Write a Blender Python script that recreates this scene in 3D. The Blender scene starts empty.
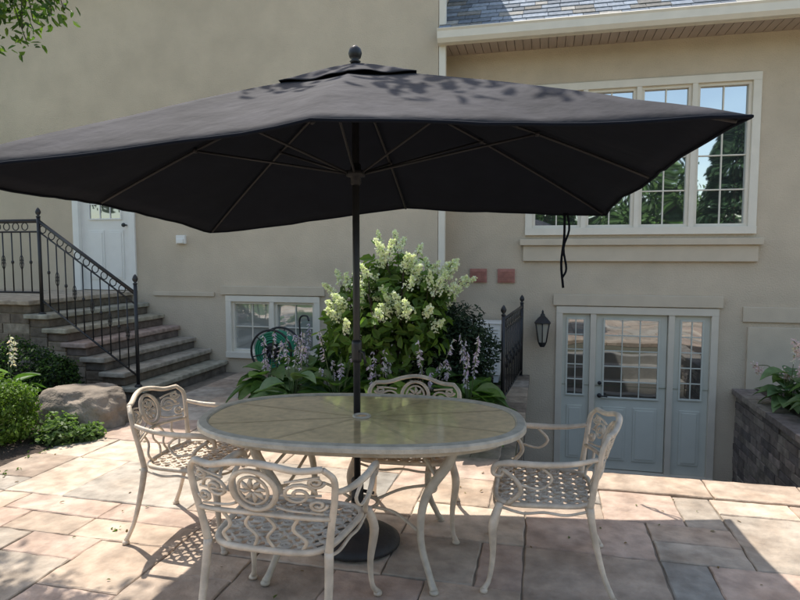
import bpy, math, random
import numpy as np
from mathutils import Vector, Matrix, noise, Quaternion
R=random.Random(7); NR=np.random.default_rng(7)
scene=bpy.context.scene
scene.view_settings.view_transform='Standard'; scene.view_settings.look='None'; scene.view_settings.exposure=0
HM=Matrix.Translation((2.88,7.5,0))@Matrix.Rotation(math.radians(-13.3),4,'Z')
I4=Matrix.Identity(4)
def toW(s,q,z=0): return HM@Vector((s,q,z))

# ---------------------------------------------------------------- materials
def M(name,col=(.5,.5,.5),rough=.7,var=.12,scale=4,bump=0.,bscale=60,metal=0.,attr=False,spec=.5,trans=0.,var2=0.,scale2=.6,coat=0.,bdist=.01,sheen=0.,det=3,hue=None):
    m=bpy.data.materials.new(name); m.use_nodes=True; nt=m.node_tree; N=nt.nodes; L=nt.links
    b=N['Principled BSDF']; out=N['Material Output']
    tc=N.new('ShaderNodeTexCoord')
    def nz(sc,dd=det):
        n=N.new('ShaderNodeTexNoise'); n.inputs['Scale'].default_value=sc; n.inputs['Detail'].default_value=dd
        L.new(tc.outputs['Object'],n.inputs['Vector']); return n
    if attr:
        a=N.new('ShaderNodeAttribute'); a.attribute_name='Col'; src=a.outputs['Color']
    else:
        c=N.new('ShaderNodeRGB'); c.outputs[0].default_value=(*col,1); src=c.outputs[0]
    if hue:
        n=nz(hue[0]); mr=N.new('ShaderNodeMapRange'); mr.inputs[1].default_value=.45; mr.inputs[2].default_value=.7
        L.new(n.outputs['Fac'],mr.inputs[0]); mx=N.new('ShaderNodeMix'); mx.data_type='RGBA'; mx.blend_type='MULTIPLY'
        L.new(mr.outputs[0],mx.inputs[0]); L.new(src,mx.inputs[6]); mx.inputs[7].default_value=(*hue[1],1); src=mx.outputs[2]
    for sc,vv in ((scale,var),(scale2,var2)):
        if vv<=0: continue
        n=nz(sc); mr=N.new('ShaderNodeMapRange'); mr.inputs[1].default_value=.3; mr.inputs[2].default_value=.7
        mr.inputs[3].default_value=1-vv; mr.inputs[4].default_value=1+vv
        L.new(n.outputs['Fac'],mr.inputs[0])
        mx=N.new('ShaderNodeVectorMath'); mx.operation='SCALE'
        L.new(src,mx.inputs[0]); L.new(mr.outputs[0],mx.inputs['Scale']); src=mx.outputs[0]
    L.new(src,b.inputs['Base Color'])
    b.inputs['Roughness'].default_value=rough; b.inputs['Metallic'].default_value=metal
    b.inputs['Specular IOR Level'].default_value=spec
    b.inputs['Coat Weight'].default_value=coat; b.inputs['Coat Roughness'].default_value=.08
    b.inputs['Sheen Weight'].default_value=sheen
    if bump>0:
        n=nz(bscale); bp=N.new('ShaderNodeBump'); bp.inputs['Strength'].default_value=bump; bp.inputs['Distance'].default_value=bdist
        L.new(n.outputs['Fac'],bp.inputs['Height']); L.new(bp.outputs[0],b.inputs['Normal'])
    if trans>0:
        t=N.new('ShaderNodeBsdfTranslucent'); ms=N.new('ShaderNodeMixShader'); ms.inputs[0].default_value=trans
        mm=N.new('ShaderNodeVectorMath'); mm.operation='MULTIPLY'; mm.inputs[1].default_value=(1.3,1.5,.7)
        L.new(src,mm.inputs[0]); L.new(mm.outputs[0],t.inputs['Color'])
        L.new(b.outputs[0],ms.inputs[1]); L.new(t.outputs[0],ms.inputs[2]); L.new(ms.outputs[0],out.inputs[0])
    return m
def glassM(name,base,refl,wav=.03,rough=.02):
    m=bpy.data.materials.new(name); m.use_nodes=True; nt=m.node_tree; N=nt.nodes; L=nt.links
    b=N['Principled BSDF']; b.inputs['Base Color'].default_value=(*base,1); b.inputs['Roughness'].default_value=.4
    g=N.new('ShaderNodeBsdfGlossy'); g.inputs['Roughness'].default_value=rough; g.inputs['Color'].default_value=(.88,.95,1,1)
    n=N.new('ShaderNodeTexNoise'); n.inputs['Scale'].default_value=1.7; n.inputs['Detail'].default_value=1
    tc=N.new('ShaderNodeTexCoord'); L.new(tc.outputs['Object'],n.inputs['Vector'])
    bp=N.new('ShaderNodeBump'); bp.inputs['Strength'].default_value=wav; bp.inputs['Distance'].default_value=.3
    L.new(n.outputs['Fac'],bp.inputs['Height']); L.new(bp.outputs[0],g.inputs['Normal'])
    ms=N.new('ShaderNodeMixShader'); ms.inputs[0].default_value=refl
    L.new(b.outputs[0],ms.inputs[1]); L.new(g.outputs[0],ms.inputs[2]); L.new(ms.outputs[0],N['Material Output'].inputs[0])
    return m
mSt=M('stucco',(.60,.505,.385),.95,.06,3,.7,60,var2=.09,scale2=.5,spec=.1,bdist=.012)
mSt2=M('stucco_trim',(.61,.52,.40),.95,.05,5,.4,90,spec=.1,bdist=.006)
mCream=M('cream_trim',(.78,.72,.61),.5,.04,6)
mWhite=M('white_paint',(.82,.80,.75),.45,.03,6)
mDoor=M('pale_sage_paint',(.62,.62,.54),.45,.03,5)
mCase=M('door_casing_paint',(.68,.61,.50),.5,.04,5)
mSoff=M('soffit_vinyl',(.45,.36,.30),.6,.06,4)
mSh=M('roof_shingle',rough=.9,var=.25,scale=25,attr=True,bump=.5,bscale=90)
mGlass=glassM('window_glass',(.012,.016,.016),.55,.02)
mGlassD=glassM('door_glass',(.02,.022,.02),.30,.02)
mGlassB=glassM('basement_glass',(.38,.38,.34),.3,.03)
mBlk=M('black_iron',(.018,.018,.02),.42,.15,20)
mRib=M('umbrella_rib_metal',(.012,.012,.014),.55,.1,20,spec=.3)
mPav=M('flagstone',rough=.85,var=.26,scale=9,attr=True,bump=.7,bscale=24,var2=.2,scale2=1.9,spec=.25,bdist=.014,det=6,hue=(3.1,(.86,.81,.77)))
mMort=M('joint_sand',(.22,.185,.145),.95,.25,9,.6,50)
mStone=M('wall_stone',rough=.9,var=.3,scale=11,attr=True,bump=.9,bscale=18,spec=.2,bdist=.02,det=5)
mConc=M('concrete',(.30,.28,.25),.9,.15,5,.4,50)
mMulch=M('mulch',(.055,.038,.027),.95,.5,30,1.,40,bdist=.03)
mGrass=M('lawn_grass',(.05,.085,.022),.9,.35,12,1.,60,var2=.25,scale2=.4)
mLeaf=M('foliage',rough=.5,var=0,attr=True,trans=.42,spec=.35)
mLeafFar=M('distant_foliage',rough=.6,var=.0,attr=True,spec=.3)
mLeafS=M('hosta_foliage',rough=.42,var=.18,scale=18,attr=True,trans=.34,spec=.4)
mPetal=M('petals',rough=.7,var=0,attr=True,trans=.35,spec=.2)
mBark=M('bark',(.09,.07,.055),.95,.35,18,1.,30,bdist=.03)
mChair=M('cast_aluminium_cream',(.65,.545,.43),.5,.18,16,.3,90,var2=.16,scale2=4)
mRim=M('table_rim_paint',(.54,.475,.38),.5,.16,20,.25,90)
mTop=M('table_tinted_glass',(.60,.43,.225),.3,.2,22,.05,120,var2=.18,scale2=5,spec=.5,coat=1.)
mRibRefl=M('table_rib_reflection',(.50,.36,.19),.35,.2,20,coat=1.)  # darker tan that paints the umbrella ribs' reflection on the table top
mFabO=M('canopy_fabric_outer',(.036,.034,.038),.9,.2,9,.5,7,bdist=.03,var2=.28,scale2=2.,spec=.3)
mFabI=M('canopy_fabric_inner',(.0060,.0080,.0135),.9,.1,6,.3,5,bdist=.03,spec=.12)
mRubber=M('umbrella_base_resin',(.03,.03,.032),.6,.2,15,.3,60)
mHose=M('green_hose',(.02,.24,.13),.4,.1,10)
mVent=M('terracotta_vent',(.42,.19,.15),.7,.15,20)
mRock=M('boulder_stone',(.25,.205,.16),.95,.35,5,1.,9,var2=.2,scale2=1.5,bdist=.05,det=6)
mGrey=M('grey_metal',(.55,.56,.55),.5,.05,8)
mLamp=glassM('lantern_glass',(.45,.43,.36),.25)

# ---------------------------------------------------------------- mesh builder
class MB:
    def __init__(s): s.v=[];s.f=[];s.m=[];s.c=[];s.s=[]
    def add(s,vs,fs,mat=0,col=(.5,.5,.5),smooth=False):
        o=len(s.v); s.v.extend([tuple(v) for v in vs])
        for f in fs: s.f.append([i+o for i in f])
        n=len(fs); s.m+= [mat]*n; s.s+=[smooth]*n
        s.c+= [col]*n
    def box(s,x0,x1,y0,y1,z0,z1,mat=0,col=(.5,.5,.5),mtx=None):
        vs=[Vector((x,y,z)) for z in (z0,z1) for y in (y0,y1) for x in (x0,x1)]
        if mtx: vs=[mtx@v for v in vs]
        s.add(vs,[(0,2,3,1),(4,5,7,6),(0,1,5,4),(2,6,7,3),(0,4,6,2),(1,3,7,5)],mat,col)
    def tube(s,pts,r,seg=8,mat=0,closed=False,col=(.5,.5,.5),flat=1.):
        pts=[Vector(p) for p in pts]; n=len(pts)
        rr=r if isinstance(r,(list,tuple)) else [r]*n
        T=[]
        for i in range(n):
            a=pts[(i-1)%n] if (closed or i>0) else pts[i]; b=pts[(i+1)%n] if (closed or i<n-1) else pts[i]
            t=(b-a); T.append(t.normalized() if t.length>1e-9 else Vector((0,0,1)))
        up=Vector((0,0,1)) if abs(T[0].z)<.9 else Vector((1,0,0))
        nn=(up-T[0]*up.dot(T[0])).normalized(); vs=[]
        for i in range(n):
            nn=(nn-T[i]*nn.dot(T[i]))
            nn=nn.normalized() if nn.length>1e-6 else T[i].orthogonal().normalized()
            bb=T[i].cross(nn)
            for k in range(seg):
                an=2*math.pi*k/seg; vs.append(pts[i]+(nn*math.cos(an)+bb*math.sin(an)*flat)*rr[i])
        fs=[]
        for i in range(n if closed else n-1):
            j=(i+1)%n
            for k in range(seg):
                k2=(k+1)%seg; fs.append((i*seg+k,i*seg+k2,j*seg+k2,j*seg+k))
        if not closed: fs.append(tuple(range(seg))[::-1]); fs.append(tuple((n-1)*seg+k for k in range(seg)))
        s.add(vs,fs,mat,col,True)
    def lathe(s,prof,c=(0,0,0),seg=20,mat=0,mtx=None,col=(.5,.5,.5),smooth=True):
        vs=[]
        for r,z in prof:
            for k in range(seg):
                an=2*math.pi*k/seg; p=Vector((r*math.cos(an),r*math.sin(an),z))
                if mtx: p=mtx@p
                vs.append(p+Vector(c))
        fs=[]
        for i in range(len(prof)-1):
            for k in range(seg):
                k2=(k+1)%seg; fs.append((i*seg+k,i*seg+k2,(i+1)*seg+k2,(i+1)*seg+k))
        fs.append(tuple(range(seg))[::-1]); fs.append(tuple((len(prof)-1)*seg+k for k in range(seg)))
        s.add(vs,fs,mat,col,smooth)
    def ring(s,c,r,tr,ax='z',seg=20,ts=6,mat=0,ry=None,mtx=None):
        ry=ry or r; pts=[]
        for k in range(seg):
            a=2*math.pi*k/seg; x,y=r*math.cos(a),ry*math.sin(a)
            p=Vector((x,y,0)) if ax=='z' else (Vector((x,0,y)) if ax=='y' else Vector((0,x,y)))
            p=p+Vector(c)
            if mtx: p=mtx(p)
            pts.append(p)
        s.tube(pts,tr,ts,mat,True)
    def leaves(s,P,D,Nn,L,W,C,mat=0,fold=.25):
        P=np.asarray(P,float);n=len(P)
        if n==0:return
        D=D/np.linalg.norm(D,axis=1,keepdims=True)
        S=np.cross(D,Nn); S/=np.linalg.norm(S,axis=1,keepdims=True)+1e-9
        U=np.cross(S,D); L=np.broadcast_to(L,(n,)); W=np.broadcast_to(W,(n,))
        def pt(a,b,u): return P+D*(L*a)[:,None]+S*(W*b)[:,None]+U*(W*u)[:,None]
        V=np.stack([pt(0,0,0),pt(.3,.5,fold),pt(.72,.38,fold*.7),pt(1,0,-.15),pt(.72,-.38,fold*.7),pt(.3,-.5,fold)],1).reshape(-1,3)
        o=len(s.v); s.v.extend(map(tuple,V.tolist()))
        b=(np.arange(n)*6+o)[:,None]
        F=np.stack([b+np.array([0,1,2,3]),b+np.array([0,3,4,5])],1).reshape(-1,4)
        s.f.extend(F.tolist()); s.m+= [mat]*(2*n); s.s+=[False]*(2*n)
        s.c+= [tuple(c) for c in np.repeat(C,2,axis=0).tolist()]
    def build(s,name,mats,mtx=None,parent=None,bevel=0,recalc=False):
        me=bpy.data.meshes.new(name); me.from_pydata(s.v,[],s.f)
        for m in mats: me.materials.append(m)
        me.polygons.foreach_set('material_index',s.m); me.polygons.foreach_set('use_smooth',s.s)
        at=me.attributes.new('Col','FLOAT_COLOR','FACE')
        a=np.ones((len(s.f),4),np.float32); a[:,:3]=np.array([tuple(c)[:3] for c in s.c],np.float32); at.data.foreach_set('color',a.ravel())
        me.validate(); me.update()
        ob=bpy.data.objects.new(name,me); scene.collection.objects.link(ob)
        if mtx is not None: ob.matrix_world=mtx
        if parent is not None: ob.parent=parent
        if bevel:
            bv=ob.modifiers.new('b','BEVEL'); bv.width=bevel; bv.segments=2; bv.limit_method='ANGLE'
        return ob
def empty(name,mtx=I4):
    e=bpy.data.objects.new(name,None); scene.collection.objects.link(e); e.matrix_world=mtx; return e
def cr(pts,n=6):
    pts=[Vector(p) for p in pts]; P=[pts[0]*2-pts[1]]+pts+[pts[-1]*2-pts[-2]]; o=[]
    for i in range(1,len(P)-2):
        for k in range(n):
            t=k/n; a,b,c,d=P[i-1],P[i],P[i+1],P[i+2]
            o.append(.5*((2*b)+(c-a)*t+(2*a-5*b+4*c-d)*t*t+(3*b-a-3*c+d)*t**3))
    o.append(pts[-1]); return o
def lerpl(a,n):
    return [float(x) for x in np.interp(np.linspace(0,1,n),np.linspace(0,1,len(a)),a)]

# ---------------------------------------------------------------- house
house=empty('stucco_house',HM)
def wall(mb,s0,s1,z0,z1,q,holes,depth=.12,mat=0):
    S=sorted({s0,s1,*[h[0] for h in holes],*[h[1] for h in holes]}); Z=sorted({z0,z1,*[h[2] for h in holes],*[h[3] for h in holes]})
    for i in range(len(S)-1):
        for j in range(len(Z)-1):
            cs,cz=(S[i]+S[i+1])/2,(Z[j]+Z[j+1])/2
            if any(h[0]<cs<h[1] and h[2]<cz<h[3] for h in holes): continue
            mb.add([(S[i],q,Z[j]),(S[i+1],q,Z[j]),(S[i+1],q,Z[j+1]),(S[i],q,Z[j+1])],[(0,1,2,3)],mat)
    for a,b,c,d in holes:
        e=q+depth
        for p in (((a,q,c),(a,e,c),(a,e,d),(a,q,d)),((b,q,c),(b,q,d),(b,e,d),(b,e,c)),((a,q,c),(b,q,c),(b,e,c),(a,e,c)),((a,q,d),(a,e,d),(b,e,d),(b,q,d))):
            mb.add(p,[(0,1,2,3)],mat)
        mb.add([(a,e,c),(b,e,c),(b,e,d),(a,e,d)],[(0,1,2,3)],mat)
LQ=-.5
w=MB()
UW=(-1.28,1.33,1.88,3.69); DW=(-.86,.96,-1.17,.93); BW=(-5.25,-3.95,.23,1.02); LD=(-7.62,-6.72,1.09,3.2)
wall(w,-2.36,7,-1.25,4.3,0,[UW,DW])
wall(w,-12,-2.36,-.2,5.75,LQ,[BW,LD])
w.add([(-2.36,LQ,-.2),(-2.36,8,-.2),(-2.36,8,5.75),(-2.36,LQ,5.75)],[(0,1,2,3)])
w.add([(-12,LQ,-.2),(-12,LQ,5.75),(-12,8,5.75),(-12,8,-.2)],[(0,1,2,3)])
w.add([(7,0,-1.2),(7,8,-1.2),(7,8,4.3),(7,0,4.3)],[(0,1,2,3)])
w.add([(-12,8,-.2),(-12,8,5.75),(-2.36,8,5.75),(-2.36,8,-.2)],[(0,1,2,3)])
w.add([(-2.36,8,-.2),(-2.36,8,4.3),(7,8,4.3),(7,8,-.2)],[(0,1,2,3)])
w.build('walls',[mSt],parent=house)
t=MB()
t.box(-1.37,1.43,-.10,-.001,1.72,1.80); t.box(-1.33,1.39,-.055,-.001,1.52,1.72)
t.box(-.94,1.04,-.045,-.001,.96,1.10)
for a,b,c,d in ((1.26,2.6,.80,.98),(1.32,2.6,-.02,.74),(1.26,2.6,-.2,-.08)): t.box(a,b,-.03,-.001,c,d)
t.box(-5.35,-3.85,LQ-.04,LQ-.001,1.06,1.18); t.box(-6.4,-5.45,LQ-.025,LQ-.001,1.03,1.09)
t.box(-3.75,-2.38,LQ-.025,LQ-.001,1.03,1.09)
t.build('stucco_bands',[mSt2],parent=house,bevel=.006)
def window(name,op,q,n,cols,rows,glass,frm=mWhite,ft=.055,casing=.0,sash=.035):
    a,b,c,d=op; m=MB(); g=MB()
    y0,y1=q-.03,q+.07
    m.box(a-casing,b+casing,y0,y1,d-ft,d+casing); m.box(a-casing,b+casing,y0-.015,y1,c-casing,c+ft)
    m.box(a-casing,a+ft,y0+.002,y1,c+ft,d-ft); m.box(b-ft,b+casing,y0+.002,y1,c+ft,d-ft)
    w0=a+ft; W=(b-a-2*ft)/n
    for i in range(n):
        x0=w0+i*W; x1=x0+W
        if i: m.box(x0-.03,x0+.03,y0+.004,y1,c+ft,d-ft)
        g0,g1=x0+(.03 if i else 0),x1-(.03 if i<n-1 else 0)
        zz0,zz1=c+ft,d-ft; yq=q+.012
        m.box(g0,g1,yq,q+.068,zz1-sash,zz1); m.box(g0,g1,yq,q+.068,zz0,zz0+sash)
        m.box(g0,g0+sash,yq+.002,q+.068,zz0+sash,zz1-sash); m.box(g1-sash,g1,yq+.002,q+.068,zz0+sash,zz1-sash)
        for k in range(1,cols):
            x=g0+sash+(g1-g0-2*sash)*k/cols; m.box(x-.008,x+.008,q+.040,q+.055,zz0+sash,zz1-sash)
        for k in range(1,rows):
            z=zz0+sash+(zz1-zz0-2*sash)*k/rows; m.box(g0+sash,g1-sash,q+.038,q+.053,z-.008,z+.008)
        tl=R.uniform(-.004,.004)
        g.add([(g0+.01,q+.056+tl,zz0+.01),(g1-.01,q+.056-tl,zz0+.01),(g1-.01,q+.060-tl,zz1-.01),(g0+.01,q+.060+tl,zz1-.01)],[(0,1,2,3)])
    o=m.build(name,[frm],parent=house,bevel=.003); g.build(name+'_glass',[glass],parent=house); return o
window('upper_window',UW,0,4,2,4,mGlass,mCream,.06,.03)
window('basement_window',BW,LQ,2,2,2,mGlassB,mCream,.05,.03)
def panel(m,x0,x1,z0,z1,y,mat=0):
    m.box(x0,x1,y-.012,y+.001,z0,z1,mat); m.box(x0+.03,x1-.03,y-.02,y-.011,z0+.03,z1-.03,mat)
def glazed(m,g,x0,x1,z0,z1,cols,rows,y,mat=0):
    f=.022
    m.box(x0-f,x1+f,y-.02,y+.001,z1,z1+f,mat); m.box(x0-f,x1+f,y-.02,y+.001,z0-f,z0,mat)
    m.box(x0-f,x0,y-.018,y+.001,z0,z1,mat); m.box(x1,x1+f,y-.018,y+.001,z0,z1,mat)
    for k in range(1,cols):
        x=x0+(x1-x0)*k/cols; m.box(x-.007,x+.007,y-.014,y-.004,z0,z1,mat)
    for k in range(1,rows):
        z=z0+(z1-z0)*k/rows; m.box(x0,x1,y-.012,y-.002,z-.007,z+.007,mat)
    g.add([(x0,y-.003,z0),(x1,y-.003,z0),(x1,y-.003,z1),(x0,y-.003,z1)],[(0,1,2,3)])
m=MB();g=MB()
m.box(-.90,1.00,-.03,.10,.86,.95,1); m.box(-.90,-.82,-.028,.10,-1.17,.86,1); m.box(.92,1.00,-.028,.10,-1.17,.86,1)
m.box(-.48,-.41,-.02,.10,-1.17,.86,1); m.box(.44,.51,-.02,.10,-1.17,.86,1); m.box(-.90,1.00,-.06,.10,-1.2,-1.15,1)
for a,b in ((-.82,-.48),(.51,.92)): m.box(a,b,.03,.10,-1.15,.86,0)
m.box(-.405,.435,.035,.09,-1.14,.855,0)
glazed(m,g,-.30,.33,-.20,.78,3,5,.035); glazed(m,g,-.75,-.56,-.18,.78,2,5,.03); glazed(m,g,.60,.83,-.18,.78,2,5,.03)
panel(m,-.31,-.03,-1.02,-.33,.035); panel(m,.06,.34,-1.02,-.33,.035)
panel(m,-.75,-.56,-1.02,-.33,.03); panel(m,.60,.83,-1.02,-.33,.03)
m.build('patio_entry_door',[mDoor,mCase],parent=house,bevel=.003); g.build('patio_entry_door_glass',[mGlassD],parent=house)
m=MB(); 
for z,r in ((-.18,.028),(-.02,.024)):
    m.lathe([(.001,-.03),(r,-.03),(r,-.01),(r*.5,0),(r*.5,.01)],(-.355,0,z),14,0,Matrix.Rotation(math.radians(-90),4,'X'))
m.tube([(-.355,-.03,-.18),(-.355,-.05,-.18),(-.30,-.052,-.18),(-.26,-.05,-.185)],.009)
m.build('door_handle',[mBlk],parent=house)
m=MB();g=MB()
q=LQ
m.box(-7.68,-6.66,q-.035,q+.10,3.12,3.22); m.box(-7.68,-7.58,q-.03,q+.10,1.09,3.12); m.box(-6.76,-6.66,q-.03,q+.10,1.09,3.12)
m.box(-7.58,-6.76,q+.03,q+.10,1.10,3.12)
glazed(m,g,-7.42,-6.92,2.12,2.92,3,4,q+.03); panel(m,-7.46,-7.2,1.25,1.95,q+.03); panel(m,-7.13,-6.88,1.25,1.95,q+.03)
m.build('side_door',[mWhite],parent=house,bevel=.003); g.build('side_door_glass',[mGlassD],parent=house)
m=MB(); m.lathe([(.001,-.05),(.025,-.05),(.03,-.03),(.012,-.02),(.012,.03)],(-6.83,q,2.02),12,0,Matrix.Rotation(math.radians(-90),4,'X')); m.build('side_door_knob',[mBlk],parent=house)
m=MB(); x=-2.355
while x<7.4:
    m.box(x,x+.092,-.50,-.001,4.165,4.18); x+=.1
m.box(-2.355,7.4,-.50,-.001,4.182,4.2)
m.build('soffit',[mSoff],parent=house)
m=MB(); m.box(-2.355,7.4,-.522,-.502,4.13,4.285)
prof=[(-.524,4.135),(-.60,4.135),(-.635,4.18),(-.64,4.26),(-.655,4.285),(-.645,4.295),(-.62,4.28),(-.615,4.16),(-.545,4.15),(-.524,4.15)]
vs=[(sx,a,b) for sx in (-2.355,7.4) for a,b in prof]; n=len(prof)
m.add(vs,[(i,(i+1)%n,n+(i+1)%n,n+i) for i in range(n)]+[tuple(range(n)),tuple(range(2*n-1,n-1,-1))])
m.build('gutter',[mCream],parent=house)
m=MB(); pitch=math.radians(38); 
RM=Matrix.Translation((0,-.60,4.275))@Matrix.Rotation(pitch,4,'X')
m.box(-2.35,7.5,0,5.6,-.03,0,0,(.12,.14,.17),RM)
for r in range(26):
    y=r*.145
    xs=[-2.35]
    while xs[-1]<5: xs.append(xs[-1]+R.uniform(.14,.30))
    for i in range(len(xs)-1):
        k=R.uniform(.6,1.4); c=(.20*k,.23*k,.27*k) if R.random()<.8 else (.24*k,.23*k,.21*k)
        tl=Matrix.Translation((0,y,.0))@Matrix.Rotation(math.radians(-4.2),4,'X')
        m.box(xs[i]+.003,xs[i+1]-.003,-.01+R.uniform(-.008,.008),.17,.012,.024,0,c,RM@tl)
m.add([(-2.35,3.8,7.72),(7.5,3.8,7.72),(7.5,8.5,4.0),(-2.35,8.5,4.0)],[(0,1,2,3)],0,(.15,.17,.2))
m.add([(7,0,4.2),(7,8,4.2),(7,3.8,7.65)],[(0,1,2)],0,(.2,.2,.2))
m.build('slate_roof',[mSh],parent=house)
m=MB(); m.box(-12.4,-2.0,LQ-.36,LQ-.001,5.7,5.75); m.box(-12.4,-2.0,LQ-.39,LQ-.37,5.62,5.82)
m.build('upper_soffit',[mSoff],parent=house)
m=MB(); a=[(-12.4,LQ-.38,5.8),(-2.0,LQ-.38,5.8),(-2.0,8.4,5.8),(-12.4,8.4,5.8),(-9,4,8.6),(-5.5,4,8.6)]
m.add(a,[(0,1,5,4),(1,2,5),(2,3,4,5),(3,0,4),(0,3,2,1)],0,(.15,.17,.2)); m.build('upper_roof',[mSh],parent=house)
m=MB(); m.box(-2.357,-2.27,-.50,-.43,.3,5.7); 
for z in (1.4,3.2): m.box(-2.358,-2.262,-.508,-.42,z,z+.03)
m.build('downspout',[mCream],parent=house,bevel=.012)
# ---------------------------------------------------------------- small wall things
def vent(s):
    m=MB(); m.box(s-.11,s+.11,-.025,-.002,1.24,1.42,0)
    m.box(s-.085,s+.085,-.03,-.024,1.255,1.405,1)
    for k in range(6): m.box(s-.085,s+.085,-.04,-.029,1.26+k*.024,1.271+k*.024,0)
    return m.build('wall_vent',[mVent,mVent],HM)
vent(-1.90); vent(-1.54)
m=MB(); m.box(-6.0,-5.86,LQ-.05,LQ-.002,1.75,1.87); m.box(-5.98,-5.88,LQ-.07,LQ-.049,1.76,1.82); m.build('outdoor_outlet_box',[mWhite],HM,bevel=.008)
m=MB(); lx,lq=-1.07,-.17
m.box(lx-.05,lx+.05,-.02,-.002,.52,.74); m.tube(cr([(lx,-.02,.60),(lx,-.09,.56),(lx,-.15,.50),(lx,lq,.50)]),.009)
m.tube(cr([(lx,-.02,.70),(lx,-.10,.78),(lx,lq,.86)]),.008)
RL=Matrix.Rotation(math.radians(30),4,'Z')
m.lathe([(.03,.44),(.055,.48),(.06,.50)],(lx,lq,0),6,0,RL,smooth=False)
m.lathe([(.05,.501),(.09,.739)],(lx,lq,0),6,1,RL,smooth=False)
for k in range(6):
    a=math.radians(60*k+30); m.tube([(lx+.056*math.cos(a),lq+.056*math.sin(a),.50),(lx+.096*math.cos(a),lq+.096*math.sin(a),.74)],.007,6)
m.lathe([(.115,.74),(.115,.75),(.07,.80),(.035,.83),(.032,.85),(.012,.87),(.016,.885),(.004,.91)],(lx,lq,0),6,0,RL,smooth=False)
m.build('wall_lantern',[mBlk,mLamp],HM)
m=MB(); a,b=-1.98,-1.58
m.box(a,b,-.42,-.08,.10,.74,0)
for k in range(14): m.box(a+.03,b-.03,-.428,-.419,.14+k*.04,.158+k*.04,1)
m.ring(((a+b)/2,-.43,.42),.15,.006,'y',mat=1); m.box(a+.02,a+.08,-.40,-.12,0,.10,1); m.box(b-.08,b-.02,-.40,-.12,0,.10,1)
m.box(a-.01,b+.01,-.43,-.07,.741,.755,0)
m.build('air_conditioner_unit',[mWhite,mGrey],HM,bevel=.008)
m=MB(); c=Vector((-4.30,-1.05,.42)); 
for sy in (-.14,.14):
    m.ring(c+Vector((0,sy,0)),.265,.014,'y',32,8); m.ring(c+Vector((0,sy,0)),.07,.012,'y',16,6)
    for k in range(6):
        a=k*math.pi/3+.3; m.tube([c+Vector((.06*math.cos(a),sy,.06*math.sin(a))),c+Vector((.26*math.cos(a),sy,.26*math.sin(a)))],.007,6)
    for sx in (-1,1): m.tube([c+Vector((0,sy*1.2,0)),c+Vector((sx*.2,sy*1.25,-.40))],.012,8,0)
m.lathe([(.1,-.12),(.1,.12)],c,16,0,Matrix.Rotation(math.radians(90),4,'X'))
for l in range(5):
    for k in range(8): m.ring(c+Vector((0,-.105+k*.03,0)),.115+l*.027+R.uniform(-.005,.005),.0145,'y',26,6,1)
m.tube(cr([c+Vector((.2,-.05,.05)),c+Vector((.27,-.08,-.1)),c+Vector((.3,-.12,-.38)),c+Vector((.5,-.2,-.40))]),.012,8,1)
m.tube([c+Vector((0,-.15,0)),c+Vector((.1,-.16,.1)),c+Vector((.1,-.24,.1))],.01)
m.tube(cr([c+Vector((.24,.15,-.4)),c+Vector((.26,.15,.1)),c+Vector((.26,.15,.38)),c+Vector((.36,.12,.42)),c+Vector((.40,.1,.36))]),.012)
m.build('garden_hose_reel',[mBlk,mHose],HM)

# ---------------------------------------------------------------- ground & paving
g=MB(); B=400
S=[-B,-1.27,1.22,B]; Q=[-B,-3.44,.02,B]
for i in range(3):
    for j in range(3):
        if i==1 and j==1: continue
        g.add([(S[i],Q[j],-.06),(S[i+1],Q[j],-.06),(S[i+1],Q[j+1],-.06),(S[i],Q[j+1],-.06)],[(0,1,2,3)])
g.build('ground',[mGrass],HM)
def inbed(s,q):
    if -1.30<s<1.22 and q>-3.75: return True
    if s>=1.2 and q>-3.44: return True
    if -3.95<s<-1.3 and q>-2.75: return True
    if s<-5.02 and q>-4.4 : return True
    if s<-5.3 and q>-2.4: return True
    return q>-.5
pal=[((.47,.37,.285),6),((.50,.38,.305),5),((.44,.375,.305),4),((.41,.325,.255),3),((.55,.45,.355),4),((.42,.37,.31),3),((.36,.335,.295),1)]
pb=[p for p,k in pal for _ in range(k)]
def slab(m,s0,s1,q0,q1,zt,c,th=.05,gap=.0035,bv=.005):
    s0+=gap;s1-=gap;q0+=gap;q1-=gap
    j=lambda:R.uniform(-.005,.005)
    co=[(s0+j(),q0+j()),(s1+j(),q0+j()),(s1+j(),q1+j()),(s0+j(),q1+j())]
    o=[]
    for i in range(4):
        a=Vector(co[i]);b=Vector(co[(i+1)%4]); n=max(1,int((b-a).length/.06)); nn=Vector((-(b-a).y,(b-a).x)).normalized()
        for k in range(n): o.append(a.lerp(b,k/n)+nn*(R.uniform(-.005,.005) if k else 0))
    cx=sum(p.x for p in o)/len(o); cy=sum(p.y for p in o)/len(o)
    tx,ty=R.uniform(-.005,.005),R.uniform(-.005,.005); n=len(o)
    vs=[(p.x,p.y,zt-th) for p in o]+[(p.x,p.y,zt-bv+tx*(p.x-cx)+ty*(p.y-cy)) for p in o]
    for p in o:
        d=Vector((cx-p.x,cy-p.y)); bb=bv*R.uniform(.6,1.6)
        d=Vector((max(-bb,min(bb,d.x)),max(-bb,min(bb,d.y)))); vs.append((p.x+d.x,p.y+d.y,zt+tx*(p.x-cx)+ty*(p.y-cy)))
    fs=[(i,(i+1)%n,n+(i+1)%n,n+i) for i in range(n)]+[(n+i,n+(i+1)%n,2*n+(i+1)%n,2*n+i) for i in range(n)]+[tuple(range(2*n,3*n))]
    m.add(vs,fs,0,c)
m=MB(); cell=.232; ns,nq=74,58; s_0=-10.2; q_0=-3.745-cell*40
occ=np.zeros((ns,nq),bool)
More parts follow.
